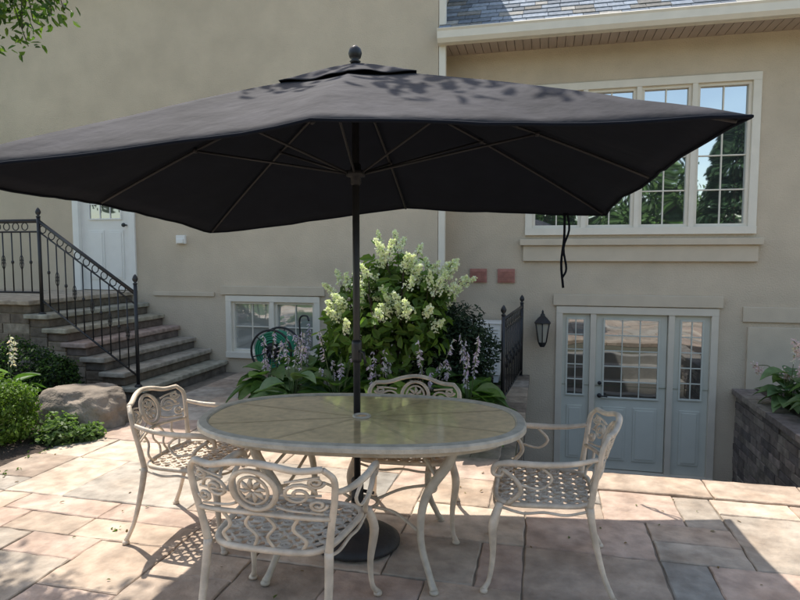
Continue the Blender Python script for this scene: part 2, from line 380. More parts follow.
for i in range(ns):
    for j in range(nq):
        if inbed(s_0+(i+.5)*cell,q_0+(j+.5)*cell): occ[i,j]=True
sizes=[(2,2),(3,2),(2,1),(1,2),(2,3),(3,3),(3,1),(2,2),(3,2),(4,2),(2,2),(4,3)]
for j in range(nq):
    for i in range(ns):
        if occ[i,j]: continue
        R.shuffle(sizes)
        for a,b in sizes+[(1,1)]:
            if i+a<=ns and j+b<=nq and not occ[i:i+a,j:j+b].any(): break
        occ[i:i+a,j:j+b]=True
        c=R.choice(pb); k=R.uniform(.88,1.1); c=tuple(x*k for x in c)
        slab(m,s_0+i*cell,s_0+(i+a)*cell,q_0+j*cell,q_0+(j+b)*cell,R.uniform(-.003,.003),c)
x=-1.30
while x<1.2:
    wd=R.uniform(.5,.8); k=R.uniform(.9,1.12); c=R.choice(pb[:9]); slab(m,x,min(x+wd,1.3),-3.745,-3.40,.012,tuple(v*k for v in c),.06); x+=wd
m.build('flagstone_patio',[mPav],HM)
m=MB()
def sheet(m,a,b,c,d,z,mat=0): m.add([(a,c,z),(b,c,z),(b,d,z),(a,d,z)],[(0,1,2,3)],mat)
sheet(m,-10.2,-1.27,q_0,-.5,-.010); sheet(m,-1.27,6.9,q_0,-3.44,-.010)
m.build('patio_bedding_sand',[mMort],HM)
def bed(name,a,b,c,d,h=.05):
    m=MB(); nx,ny=int((b-a)/.08)+2,int((d-c)/.08)+2; vs=[]
    for i in range(nx):
        for j in range(ny):
            u,v=i/(nx-1),j/(ny-1); x=a+(b-a)*u; y=c+(d-c)*v
            e=min(1,6*min(u,1-u,v,1-v))
            vs.append((x,y,-.005+h*e+.03*e*noise.noise(Vector((x*5,y*5,0)))+.03*e*noise.noise(Vector((x*19,y*19,3)))))
    m.add(vs,[(i*ny+j,(i+1)*ny+j,(i+1)*ny+j+1,i*ny+j+1) for i in range(nx-1) for j in range(ny-1)],0,smooth=True)
    m.build(name,[mMulch],HM)
bed('mulch_bed',-3.95,-1.5,-2.75,-.52); bed('mulch_bed',-9.5,-4.98,-4.45,-2.30,.08); bed('mulch_bed',1.42,5.5,-3.42,-.02,.06)

def blocks(m,P,u,length,z0,z1,th,bl,bh,cols,mat=0):
    u=Vector(u).normalized(); n=Vector((0,0,1)).cross(u)
    rows=max(1,round((z1-z0)/bh)); bh=(z1-z0)/rows
    for r in range(rows):
        x=0
        while x<length-.02:
            L=bl*R.uniform(.6,1.3); 
            if x+L>length-.08: L=length-x
            k=R.uniform(.75,1.2); c=tuple(v*k for v in R.choice(cols)); pr=R.uniform(-.008,.008)
            a=Vector(P)+u*(x+.004); b=Vector(P)+u*(x+L-.004)
            vs=[]
            for z in (z0+r*bh+.003,z0+(r+1)*bh-.003):
                for p,o in ((a,pr),(b,pr),(b,th),(a,th)): vs.append((p.x+n.x*o,p.y+n.y*o,z))
            m.add(vs,[(0,3,2,1),(4,5,6,7),(0,1,5,4),(1,2,6,5),(2,3,7,6),(3,0,4,7)],mat,c); x+=L
grey=[(.20,.17,.15),(.24,.20,.175),(.16,.14,.13),(.26,.225,.19)]
brown=[(.24,.19,.14),(.30,.25,.19),(.19,.155,.12),(.27,.24,.2)]
m=MB()
blocks(m,(1.22,-.0,0),(0,-1,0),3.44,-1.2,-.08,.2,.26,.085,grey)
for i in range(9): m.box(1.17,1.45,-3.44+i*.38+.003,-3.44+(i+1)*.38-.003,-.078,-.01,0,R.choice(grey))
m.build('block_retaining_wall',[mStone],HM,bevel=.005)
m=MB()
blocks(m,(-1.27,-3.44,0),(0,1,0),3.42,-1.2,-.02,.2,.34,.12,brown)
for i in range(7): m.box(-1.52,-1.22,-2.74+i*.385+.003,-2.74+(i+1)*.385-.003,-.018,.05,0,R.choice(brown))
m.build('stairwell_stone_wall',[mStone],HM,bevel=.006)
m=MB()
for i in range(7): m.box(-1.26,1.21,-3.43+i*.28,-3.43+(i+1)*.28+.02,-1.3,-.167*(i+1),0,(.3,.27,.24))
m.build('descending_steps',[mConc],HM,bevel=.008)
m=MB(); sheet(m,-1.26,1.21,-1.5,.0,-1.172); m.build('stairwell_floor',[mConc],HM)

m=MB(); n=7; rh=1.085/n; tr=.242; s0=-5.3; qa,qb=-2.30,-.505
for i in range(n):
    sx=s0-i*tr; top=rh*(i+1); end=-9.2 if i==n-1 else sx-tr-.05
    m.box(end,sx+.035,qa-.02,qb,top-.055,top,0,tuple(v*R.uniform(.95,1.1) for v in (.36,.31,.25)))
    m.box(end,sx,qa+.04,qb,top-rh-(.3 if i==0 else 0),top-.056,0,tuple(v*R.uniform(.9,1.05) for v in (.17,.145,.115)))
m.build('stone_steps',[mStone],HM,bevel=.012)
m=MB()
for i in range(1,n):
    sx=s0-i*tr; ln=(9.2+sx) if i==n-1 else tr
    blocks(m,(sx-ln,qa+.02,0),(1,0,0),ln-.01,0,rh*i,.02,.3,.11,brown)
m.build('stone_steps_side_masonry',[mStone],HM,bevel=.006)

def finial(m,x,y,z,r=.02):
    m.lathe([(r*1.1,0),(r*1.3,.01),(r*.6,.02),(r*1.35,.045),(r*1.5,.06),(r*1.1,.085),(r*.25,.11)],(x,y,z),10)
def rail(m,a,b,za0,za1,zb0,zb1,n,deco=True):
    a=Vector(a);b=Vector(b)
    P=lambda t,z:(a.x+(b.x-a.x)*t,a.y+(b.y-a.y)*t,z)
    zl=lambda t:za0+(zb0-za0)*t; zh=lambda t:za1+(zb1-za1)*t
    m.tube([P(0,za1),P(1,zb1)],.022,8,flat=.6); m.tube([P(0,za1-.12),P(1,zb1-.12)],.010,6)
    m.tube([P(0,za0+.09),P(1,zb0+.09)],.012,6)
    for k in range(1,n):
        t=k/n; z0=zl(t)+.09; z1=zh(t)-.12
        m.tube([P(t,z0),P(t,z1)],.0075,6)
        if deco:
            m.ring(P((k-.5)/n,zh((k-.5)/n)-.06),.042,.006,'x' if abs(b.y-a.y)>abs(b.x-a.x) else 'y',14,5)
            if k%2==0:
                zm=(z0+z1)/2; px,py,_=P(t,0)
                for q4 in range(4):
                    an=q4*math.pi/2; m.tube([(px,py,zm-.09)]+[(px+.022*math.sin(math.pi*f)*math.cos(an+f*3),py+.022*math.sin(math.pi*f)*math.sin(an+f*3),zm-.09+.18*f) for f in (.2,.4,.6,.8)]+[(px,py,zm+.09)],.004,5)
            else:
                zm=(z0+z1)/2; m.lathe([(.008,-.02),(.016,-.01),(.016,.01),(.008,.02)],(P(t,0)[0],P(t,0)[1],zm),8)
def post(m,x,y,z0,z1): m.tube([(x,y,z0),(x,y,z1)],.02,8); finial(m,x,y,z1); m.lathe([(.04,0),(.04,.012),(.022,.03)],(x,y,z0),10)
m=MB(); qn=qa+.05
post(m,-5.38,qn,rh,1.28); post(m,-6.60,qn,1.085-.16,2.02)
rail(m,(-6.60,qn),(-5.38,qn),1.0,1.98,.18,1.18,11)
rail(m,(-9.1,qn),(-6.60,qn),1.085,1.98,1.085,1.98,20); post(m,-7.9,qn,1.085,2.02)
post(m,-9.1,qn,1.085,2.02)
m.build('iron_stair_railing',[mBlk],HM)
m=MB(); post(m,-1.33,-.12,.03,.98); post(m,-1.46,-1.75,.03,.98); rail(m,(-1.46,-1.75),(-1.33,-.12),.03,.94,.03,.94,12)
m.build('stairwell_railing',[mBlk],HM)

# ---------------------------------------------------------------- foliage
def cloud(m,c,rad,n,L,W,cols,mat=0,inner=.55,up=.3,rough=.28,seed=0,droop=.0,fold=.25):
    c=np.array(c,float); rad=np.array(rad,float)
    d=NR.normal(size=(n,3)); d/=np.linalg.norm(d,axis=1,keepdims=True)
    ph=np.array([1+rough*noise.noise(Vector((x*2.2+seed,y*2.2,z*2.2)))*1.6+rough*.6*noise.noise(Vector((x*6+seed,y*6,z*6))) for x,y,z in d])
    r=(inner+(1-inner)*NR.random(n)**.6)*ph
    P=c+d*rad*r[:,None]
    Nn=d*.6+NR.normal(size=(n,3))*.5+np.array([0,0,up]); D=NR.normal(size=(n,3))+d*.5; D[:,2]-=droop
    D-=Nn*(D*Nn).sum(1,keepdims=True)/(Nn*Nn).sum(1,keepdims=True)
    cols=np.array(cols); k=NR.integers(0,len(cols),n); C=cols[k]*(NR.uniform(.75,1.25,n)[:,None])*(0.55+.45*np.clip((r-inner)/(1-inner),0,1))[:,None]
    m.leaves(P,D,Nn,L*NR.uniform(.7,1.2,n),W*NR.uniform(.7,1.2,n),C,mat,fold)
gA=[(.06,.12,.025),(.08,.15,.03),(.045,.09,.02)]
gB=[(.02,.045,.018),(.03,.06,.022),(.015,.035,.014)]
gC=[(.12,.2,.03),(.09,.16,.025),(.15,.23,.045)]
m=MB(); base=Vector((-.12,5.95,0.03))
hc=[((-.14,5.95,.98),(.54,.5,.56)),((-.42,5.9,.85),(.30,.35,.38)),((.16,5.85,.95),(.30,.36,.40)),((-.05,5.95,1.30),(.38,.32,.32)),((.28,5.9,1.22),(.24,.22,.18))]
for i in range(16):
    a=R.uniform(0,6.28); rr=R.uniform(.2,.5); 
    m.tube(cr([base+Vector((R.uniform(-.1,.1),R.uniform(-.1,.1),0)),base+Vector((rr*.4*math.cos(a),rr*.4*math.sin(a),.6)),base+Vector((rr*math.cos(a),rr*math.sin(a),R.uniform(1.1,1.5)))],4),lerpl([.014,.006],9),5,1)
hyl=[(.14,.235,.05),(.17,.26,.06),(.105,.18,.038)]
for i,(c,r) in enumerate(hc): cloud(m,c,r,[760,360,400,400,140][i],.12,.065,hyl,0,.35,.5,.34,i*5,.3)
fl=[(.82,.83,.72),(.88,.87,.80),(.74,.78,.60),(.86,.84,.77)]
cnt=0
while cnt<64:
    c,r=R.choice(hc); 
    d=Vector((R.gauss(0,1),R.gauss(-.6,.8),R.gauss(.65,.6))).normalized()
    if d.z<-.15: continue
    cnt+=1
    p=Vector(c)+Vector((d.x*r[0],d.y*r[1],d.z*r[2]))*R.uniform(.98,1.2)
    ax=(d*.9+Vector((R.uniform(-.35,.35),R.uniform(-.3,.3),.5))).normalized(); L=R.uniform(.13,.25); n=95
    t=NR.random(n)**.8; rad=.055*(1-t*.8)*(NR.random(n)**.4)*R.uniform(.85,1.25); an=NR.uniform(0,6.28,n)
    e1=np.array(ax.orthogonal().normalized()); e2=np.cross(np.array(ax),e1)
    off=e1*(rad*np.cos(an))[:,None]+e2*(rad*np.sin(an))[:,None]
    P=np.array(p)+np.array(ax)*(t*L)[:,None]+off
    m.tube([p-ax*.12,p+ax*L*.8],.0035,4,1)
    C=np.array(fl)[NR.integers(0,4,n)]*NR.uniform(.8,1.05,n)[:,None]
    m.leaves(P,NR.normal(size=(n,3)),off/.05+NR.normal(size=(n,3))*.4,.024,.024,C,2,.1)
m.build('hydrangea_bush',[mLeaf,mBark,mPetal])
m=MB(); 
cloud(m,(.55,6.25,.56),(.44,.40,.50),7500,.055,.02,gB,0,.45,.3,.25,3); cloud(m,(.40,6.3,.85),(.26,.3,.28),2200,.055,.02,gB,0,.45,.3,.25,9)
m.tube([(.55,6.25,0),(.55,6.25,.6)],.03,6,1); m.build('yew_shrub',[mLeafFar,mBark])
m=MB(); cloud(m,(-.62,6.6,.42),(.28,.35,.38),700,.1,.05,gA,0,.4,.3,.3,8); m.tube([(-.62,6.6,0),(-.62,6.6,.4)],.02,6,1); m.build('leafy_shrub',[mLeaf,mBark])
def hosta(m,c,rad,n,cols,L=.26,W=.15,flow=0,fcol=((.64,.54,.74),(.76,.70,.82),(.58,.46,.70)),fh=(.50,.88)):
    c=Vector(c)
    for i in range(n):
        a=R.uniform(0,6.283); el=R.uniform(.12,1.); h=R.uniform(.12,.40)*(.6+el*.6)
        out=Vector((math.cos(a),math.sin(a),0)); r0=rad*(1-el*.75); ll=L*R.uniform(.75,1.2); ww=W*R.uniform(.8,1.15)
        b=c+out*r0*.35+Vector((0,0,h*.9)); k=R.uniform(.7,1.3); col=tuple(v*k for v in R.choice(cols))
        side=Vector((-out.y,out.x,0)); vs=[];ns=6; tip=R.uniform(.2,.75)
        tw=R.uniform(-.3,.3)
        for j in range(ns+1):
            t=j/ns; p=b+out*(ll*t*.95)+Vector((0,0,ll*(.55*el*t-tip*t*t)+.02))
            w2=ww*.5*(math.sin(math.pi*min(1,t**.75))**.8 if 0<t<1 else .02)
            sd=(side+Vector((0,0,tw))).normalized()
            vs+= [p-sd*w2+Vector((0,0,w2*.35)),p-sd*w2*.5+Vector((0,0,w2*.02)),p,p+sd*w2*.5+Vector((0,0,w2*.02)),p+sd*w2+Vector((0,0,w2*.35))]
        m.add(vs,[(j*5+q,(j+1)*5+q,(j+1)*5+q+1,j*5+q+1) for j in range(ns) for q in range(4)],0,col,True)
        m.tube([c+out*.03,c+out*r0*.2+Vector((0,0,h*.6)),b],.005,4,1,col=(.1,.16,.05))
    for i in range(flow):
        a=R.uniform(0,6.28); le=R.uniform(.05,.25); H=R.uniform(*fh)
        top=c+Vector((math.cos(a)*le,math.sin(a)*le,H)); m.tube(cr([c,c+(top-c)*.5+Vector((0,0,.05)),top],4),.004,4,1,col=(.16,.2,.1))
        n2=26; t=NR.random(n2); P=np.array([top+(c-top)*.32*x for x in t]); D=NR.normal(size=(n2,3)); D[:,2]=-.9
        C=np.array(fcol)[NR.integers(0,len(fcol),n2)]
        m.leaves(P,D,NR.normal(size=(n2,3)),.042,.016,C,2,.3)
hg=[(.09,.175,.045),(.115,.21,.05),(.07,.14,.035)]; hb=[(.12,.20,.10),(.15,.23,.10)]; hy=[(.17,.26,.055),(.15,.24,.05)]
for (s,q,r,n,c,fw) in [(-3.78,-2.35,.34,30,hg,6),(-3.4,-2.65,.36,32,hb,4),(-2.95,-2.6,.36,34,hg,6),(-2.5,-2.7,.36,32,hy,4),(-2.1,-2.55,.34,32,hg,6),(-1.72,-2.55,.3,28,hg,5),(-3.55,-1.85,.34,32,hg,6),(-3.0,-1.9,.34,28,hg,4),(-2.3,-1.95,.34,28,hb,5),(-1.85,-1.95,.34,28,hg,4),(-1.6,-3.0,.2,16,hg,0),(-3.8,-1.3,.3,26,hg,2)]:
    m=MB(); hosta(m,toW(s,q,.02),r,n,c,.35,.185,fw); m.build('hosta_plant',[mLeafS,mLeafS,mPetal])
pk=((.85,.68,.68),(.9,.82,.8))
for (p,r,n,c,fw,L) in [(toW(1.46,-.95,-.02),.32,30,hb,1,.29),(toW(1.58,-1.55,-.02),.30,24,hb,1,.27),(Vector((-3.72,5.62,.04)),.34,34,hg,2,.3),(Vector((-4.15,5.8,.04)),.34,30,hb,3,.3)]:
    m=MB(); hosta(m,p,r,n,c,L,.17,fw,pk,(.7,.95)); m.build('hosta_plant',[mLeafS,mLeafS,mPetal])
m=MB()
for i in range(14):
    b=toW(1.65+R.uniform(-.1,.25),-1.2+R.uniform(-.6,.7),.03); top=b+Vector((R.uniform(-.45,-.02),R.uniform(-.2,.1),R.uniform(.25,.8)))
    m.tube(cr([b,(b+top)/2+Vector((0,0,.15)),top],4),.004,4,1,col=(.12,.14,.05)); n2=80
    t=NR.random(n2); P=np.array([top+(b-top)*.22*x for x in t])+NR.normal(size=(n2,3))*.02
    m.leaves(P,NR.normal(size=(n2,3)),NR.normal(size=(n2,3)),.026,.02,np.array([(.80,.62,.70)])*NR.uniform(.8,1.1,n2)[:,None],2)
cloud(m,toW(1.95,-1.3,.25),(.35,.6,.25),600,.09,.04,gA,0,.3)
m.build('astilbe_plant',[mLeaf,mLeafS,mPetal])
m=MB(); 
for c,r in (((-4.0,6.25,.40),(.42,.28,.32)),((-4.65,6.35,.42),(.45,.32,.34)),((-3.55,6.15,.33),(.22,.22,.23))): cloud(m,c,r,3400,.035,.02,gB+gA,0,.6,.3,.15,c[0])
m.tube([(-4.0,6.25,0),(-4.0,6.25,.4)],.02,6,1); m.build('boxwood_hedge',[mLeaf,mBark])
m=MB(); cloud(m,(-3.42,4.98,.26),(.33,.34,.29),6500,.035,.02,gC,0,.65,.3,.2,2); m.tube([(-3.42,4.98,0),(-3.42,4.98,.25)],.02,6,1); m.build('round_boxwood_bush',[mLeaf,mBark])
m=MB()
for c,r in (((-2.95,5.08,.06),(.18,.16,.11)),((-2.74,5.18,.04),(.12,.14,.08)),((-3.02,5.28,.06),(.16,.15,.12))): cloud(m,c,r,700,.05,.034,[(.12,.19,.06),(.17,.24,.10),(.09,.15,.045)],0,.3,.7,.4,c[0])
m.build('groundcover_plant',[mLeaf])
m=MB()
for i in range(34):
    s=s_0+cell*R.randint(21,30); q=q_0+cell*R.uniform(26,40)
    if i%3==0: s,q=-5.0+R.uniform(-.02,.08),R.uniform(-4.6,-2.6)
    p=toW(s,q,.0); cloud(m,p,(.03,.03,.02),10,.025,.012,gC,0,.1,.8,.2,i)
m.build('joint_weeds',[mLeaf])
m=MB(); n=150; P=np.array([toW(R.uniform(-6,3),R.uniform(-6,-3.5),.006) for _ in range(n)])
P=np.array([p for p in P if not inbed(*( (HM.inverted()@Vector(p)).xy))]); n=len(P); D=NR.normal(size=(n,3)); D[:,2]*=.1
m.leaves(P,D,np.array([0,0,1.])+NR.normal(size=(n,3))*.2,NR.uniform(.012,.035,n),NR.uniform(.008,.018,n),np.array([(.20,.13,.05),(.12,.15,.04),(.25,.2,.1)])[NR.integers(0,3,n)],0)
m.build('fallen_leaves',[mLeafFar])
import bmesh
def rock(name,loc,sc,rz,seed):
    bm=bmesh.new(); bmesh.ops.create_icosphere(bm,subdivisions=5,radius=1)
    for v in bm.verts:
        n=v.co.normalized(); d=1+.22*noise.noise(n*1.3+Vector((seed,0,0)))+.09*noise.noise(n*4+Vector((seed,1,0)))+.03*noise.noise(n*11)
        p=n*d; p.z=min(p.z,.72+.05*noise.noise(n*3)); v.co=Vector((p.x*sc[0],p.y*sc[1],p.z*sc[2]))
    me=bpy.data.meshes.new(name); bm.to_mesh(me); bm.free(); me.polygons.foreach_set('use_smooth',[True]*len(me.polygons)); me.materials.append(mRock)
    o=bpy.data.objects.new(name,me); scene.collection.objects.link(o); o.matrix_world=Matrix.Translation(loc)@Matrix.Rotation(rz,4,'Z'); return o
rock('boulder',(-3.03,5.68,.06),(.47,.32,.38),-.15,3.3)

def limb(m,a,b,r0,r1,wob=.15):
    a=Vector(a);b=Vector(b);L=(b-a).length; pts=[a]+[a.lerp(b,t)+Vector((R.uniform(-1,1),R.uniform(-1,1),R.uniform(-.3,1)))*L*wob*.35 for t in (.33,.66)]+[b]
    p=cr(pts,5); m.tube(p,lerpl([r0,r1],len(p)),8,1); return p
def tree(name,x,y,h,cr_,cols,leaf=.3,n=2600):
    m=MB(); limb(m,(x,y,-.1),(x+R.uniform(-.3,.3),y,h*.6),h*.03,h*.012,.05)
    for i in range(9):
        a=R.uniform(0,6.28); rr=cr_*R.uniform(.35,.75); z=h*R.uniform(.4,.88)
        c=(x+rr*math.cos(a),y+rr*math.sin(a),z); limb(m,(x,y,h*.35),c,h*.012,h*.003)
        s=cr_*R.uniform(.32,.55); cloud(m,c,(s,s,s*.8),n//10,leaf,leaf*.6,cols,0,.3,.3,.35,i)
    s=cr_*.5; cloud(m,(x,y,h*.85),(s,s,s),n//8,leaf,leaf*.6,cols,0,.3,.3,.35,77)
    return m.build(name,[mLeafFar,mBark])
def conifer(x,y,h,r):
    m=MB(); m.tube([(x,y,0),(x,y,h)],[h*.02,.01],6,1); n=4200
    t=NR.random(n)**.8; an=NR.uniform(0,6.28,n); rr=r*(1-t)*(.55+.45*NR.random(n))*(1+.25*np.sin(t*60))
    P=np.stack([x+rr*np.cos(an),y+rr*np.sin(an),h*(.08+.92*t)],1); D=np.stack([np.cos(an),np.sin(an),-.35+0*an],1)
    m.leaves(P,D,np.array([0,0,1.])+NR.normal(size=(n,3))*.4,.34,.12,np.array(gB)[NR.integers(0,3,n)]*1.3,0); m.build('conifer_tree',[mLeafFar,mBark])
for x,y,h,c in ((-15,-13,7.5,3.4),(-9,-15,6.2,3.2),(-3.5,-14,5.6,2.8),(2,-17,6.8,3.3),(8,-15,6.0,3.2),(13.5,-14,6.4,3.2),(19,-12,8,3.6),(-22,-8,8,3.6),(26,-6,8,3.6)):
    tree('maple_tree',x,y,h,c,gA,.34)
conifer(5.2,-13,7.6,1.7); conifer(10.6,-16,9.0,1.9)
m=MB()
for i in range(26):
    cloud(m,(-30+i*2.5+R.uniform(-.5,.5),-21+R.uniform(-1,1),R.uniform(2,3.4)),(2.1,1.6,R.uniform(2.2,3.2)),420,.55,.4,gA+gB,0,.4,.3,.3,i)
m.build('distant_tree_line',[mLeafFar])
m=MB(); T=Vector((-7.2,5.0,-.1)); limb(m,T,(-7.0,5.0,3.6),.24,.18,.05)
cl=[((-3.6,5.0,4.9),.6),((-5.0,4.6,5.6),1.0),((-7.0,4.6,6.2),1.6),((-8.6,3.6,5.2),1.4),((-2.5,4.9,5.3),.4),((-7.4,2.6,5.0),1.2)]
for c,r in cl:
    limb(m,(-7.0,5.0,3.4),c,.09,.02); cloud(m,c,(r,r,r*.6),int(480*r*r)+110,.12,.06,gA+gC[:1],0,.15,.4,.35,c[0])
limb(m,(-3.6,5.0,4.9),(-.75,4.45,5.3),.035,.01,.1); limb(m,(-1.2,4.45,5.3),(.2,4.3,5.3),.012,.005,.1)
for q,nn in (((-1.25,4.4,5.2),90),((-.65,4.3,5.4),100),((-.2,4.2,5.3),100),((.25,4.2,5.3),80)): cloud(m,q,(.40,.36,.22),nn,.12,.06,gA,0,.1,.6,.3,q[0])
for i in range(18):
    a=Vector((-3.3+R.uniform(-.3,.5),4.4+R.uniform(-.3,.3),4.4)); b=Vector((-2.60+R.uniform(-.4,.4),4.15+R.uniform(-.15,.15),3.06+R.uniform(-.10,.28)))
    pts=cr([a,(a+b)/2+Vector((.1,0,.2)),b],5); m.tube(pts,lerpl([.01,.003],len(pts)),5,1)
    for pp in pts[3:]: cloud(m,pp,(.12,.12,.1),16,.07,.028,gA+gC,0,.1,.2,.2,i,.6)
limb(m,(-3.6,5.0,4.9),(-3.2,4.4,4.4),.03,.012)
m.build('overhanging_maple_tree',[mLeaf,mBark])

# ---------------------------------------------------------------- chairs
def chair_mesh():
    m=MB(); W=.27
    def yb(x,z): return -.225-.13*((z-.42)/.45)+.085*(x/W)**2*(.4+.6*(z-.42)/.45)
    bp=lambda x,z:Vector((x,yb(x,z),z))
    fr=[]
    for k in range(40):
        a=2*math.pi*k/40; c,s=math.cos(a),math.sin(a)
        x=math.copysign(abs(c)**.45,c); y=math.copysign(abs(s)**.45,s)
        fr.append(((.245+.025*y)*x,.235*y,.425))
    m.tube(fr,.0135,8,0,True)
    def inside(x,y): return abs(x/(.245+.025*y/.235))**4.4+abs(y/.235)**4.4<.97
    d=.062
    for sg in (1,-1):
        for k in range(-9,10):
            pts=[]
            for t in np.linspace(-.5,.5,61):
                x=k*d+t; y=sg*t
                if inside(x,y): pts.append((x,y,.425-.006*math.cos(x*5)))
            if len(pts)>3: m.tube([pts[0],pts[len(pts)//2],pts[-1]],.0075,4)
    for i in range(-4,5):
        for j in range(-4,5):
            x=i*d; y=j*d
            if (i+j)%2==0 and inside(x*1.1,y*1.1): m.ring((x,y,.424),.021,.007,'z',10,4)
            if (i+j)%2 and inside(x*1.1,y*1.1): m.lathe([(.017,-.004),(.017,.004)],(x,y,.425),6)
    for s in (-1,1):
        m.tube(cr([(s*.26,.2,.41),(s*.255,.1,.385),(s*.25,0,.395),(s*.24,-.1,.385),(s*.235,-.2,.41)],4),.007,6)
    m.tube(cr([(-.25,.222,.41),(-.12,.24,.382),(0,.243,.395),(.12,.24,.382),(.25,.222,.41)],4),.007,6)
    for s in (-1,1):
        p=cr([(s*.262,.205,.43),(s*.285,.235,.33),(s*.268,.235,.18),(s*.272,.25,.06),(s*.29,.275,.012)],5)
        m.tube(p,lerpl([.019,.021,.014,.011,.014],len(p)),8); m.lathe([(.018,0),(.02,.008),(.014,.02)],(s*.29,.275,0),10)
        p=cr([(s*.235,-.205,.43),(s*.24,-.225,.3),(s*.245,-.27,.12),(s*.26,-.315,.012)],5)
        m.tube(p,lerpl([.018,.016,.012,.014],len(p)),8); m.lathe([(.018,0),(.02,.008),(.014,.02)],(s*.26,-.315,0),10)
        p=cr([(s*.235,-.205,.42),bp(s*.25,.55),bp(s*.268,.68),bp(s*.272,.78),bp(s*.24,.835)],5)
        m.tube(p,lerpl([.016,.013,.013,.012],len(p)),8)
        p=cr([bp(s*.27,.72),(s*.29,-.12,.69),(s*.305,.03,.68),(s*.305,.16,.68),(s*.30,.225,.66),(s*.295,.235,.61),(s*.292,.20,.60),(s*.292,.185,.63)],5)
        m.tube(p,lerpl([.013,.016,.019,.019,.015,.011,.009,.007],len(p)),8,flat=.75)
        p=cr([(s*.295,.20,.645),(s*.30,.13,.58),(s*.285,.11,.51),(s*.265,.17,.43)],5); m.tube(p,.0115,8)
        p=cr([(s*.298,.12,.56),(s*.29,.02,.54),(s*.285,-.03,.60),(s*.297,.02,.665)],4); m.tube(p,.007,6)
        for (x0,z0,r,dr) in ((.155,.72,.058,1),(.215,.665,.03,-1),(.215,.775,.028,-1)):
            pts=[]
            for k in range(22):
                a=k/21*math.pi*3.0; rr=r*(1-.75*k/21)
                pts.append(bp(s*(x0+rr*math.cos(a*dr)),z0+rr*.95*math.sin(a*dr)))
            m.tube(pts,.0075,6)
        for k in range(3):
            m.tube(cr([bp(s*(.075+.02*k),.66+.06*k),bp(s*(.12+.02*k),.64+.075*k),bp(s*.23,.62+.09*k)],4),.0062,6)
    m.tube(cr([bp(-.24,.835),bp(-.16,.835),bp(-.08,.862),bp(0,.875),bp(.08,.862),bp(.16,.835),bp(.24,.835)],5),.0155,8)
    m.tube([bp(x,.605+.012*math.cos(x*11)) for x in np.linspace(-.255,.255,15)],.0115,8)
    m.ring((0,0,.735),.082,.011,'y',28,6,ry=.098,mtx=lambda p:bp(p.x,p.z)); m.ring((0,0,.735),.054,.0065,'y',24,5,ry=.068,mtx=lambda p:bp(p.x,p.z))
    for k in range(8):
        a=math.pi/4*k; m.tube([bp(.008*math.cos(a),.735+.01*math.sin(a)),bp(.03*math.cos(a+.2),.735+.036*math.sin(a+.2)),bp(.05*math.cos(a),.735+.062*math.sin(a))],[.006,.011,.004],5)
    for s in (-1,0,1):
        if s==0:
            for q in (-1,1): m.tube(cr([bp(q*.03,.605),bp(q*.055,.55),bp(q*.02,.49),bp(q*.04,.43)],4),.0065,6)
        else: m.tube(cr([bp(s*.15,.61),bp(s*.12,.54),bp(s*.16,.48),(s*.14,-.215,.43)],4),.0075,6)
    m.v=[(x*1.06,y,z if z<.43 else .43+(z-.43)*.84) for x,y,z in m.v]
    return m
CM=chair_mesh()
ch=CM.build('patio_armchair',[mChair])
def place(o,x,y,ang,sc=1.): o.matrix_world=Matrix.Translation((x,y,.004))@Matrix.Rotation(math.radians(ang),4,'Z')@Matrix.Scale(sc,4)
place(ch,-.48,2.53,-13,1.04)
for x,y,a in ((-1.17,3.47,-98),(.05,3.56,171),(.73,3.0,78)):
    o=bpy.data.objects.new('patio_armchair',ch.data); scene.collection.objects.link(o); place(o,x,y,a)

# ---------------------------------------------------------------- table
TM=Matrix.Translation((-.205,3.18,.004))@Matrix.Rotation(math.radians(-6),4,'Z')
m=MB(); a0,b0=.865,.53; NS=96
def se(k,a,b,e=2.4):
    t=2*math.pi*k/NS; c,s=math.cos(t),math.sin(t)
    return (a*math.copysign(abs(c)**(2/e),c),b*math.copysign(abs(s)**(2/e),s))
rings=[(0,.708),(-.0,.728),(-.008,.738),(-.045,.740),(-.055,.734),(-.055,.708)]
vs=[]
for d,z in rings:
    for k in range(NS): x,y=se(k,a0+d,b0+d); vs.append((x,y,z))
nr=len(rings)
m.add(vs,[(i*NS+k,i*NS+(k+1)%NS,((i+1)%nr)*NS+(k+1)%NS,((i+1)%nr)*NS+k) for i in range(nr) for k in range(NS)],0,smooth=False)
vt=[];vb=[]
for k in range(NS): x,y=se(k,a0-.056,b0-.056); vt.append((x,y,.732)); vb.append((x,y,.722))
h1=[(.03*math.cos(2*math.pi*k/NS),.03*math.sin(2*math.pi*k/NS),.732) for k in range(NS)]; h2=[(x,y,.722) for x,y,z in h1]
m.add(vt+h1+vb+h2,[(k,(k+1)%NS,NS+(k+1)%NS,NS+k) for k in range(NS)]+[(2*NS+k,3*NS+k,3*NS+(k+1)%NS,2*NS+(k+1)%NS) for k in range(NS)]+[(NS+k,NS+(k+1)%NS,3*NS+(k+1)%NS,3*NS+k) for k in range(NS)],1)
for k in range(8):  # radial strips on the glass: reflected umbrella ribs drawn in colour
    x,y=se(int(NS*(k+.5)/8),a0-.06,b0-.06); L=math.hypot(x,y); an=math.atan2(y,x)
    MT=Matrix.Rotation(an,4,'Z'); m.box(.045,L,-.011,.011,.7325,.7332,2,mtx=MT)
m.ring((0,0,.736),.042,.008,'z',24,6,0)
vs=[]
for z in (.66,.71):
    for k in range(NS): x,y=se(k,a0-.09,b0-.09); vs.append((x,y,z))
m.add(vs,[(k,(k+1)%NS,NS+(k+1)%NS,NS+k) for k in range(NS)],0)
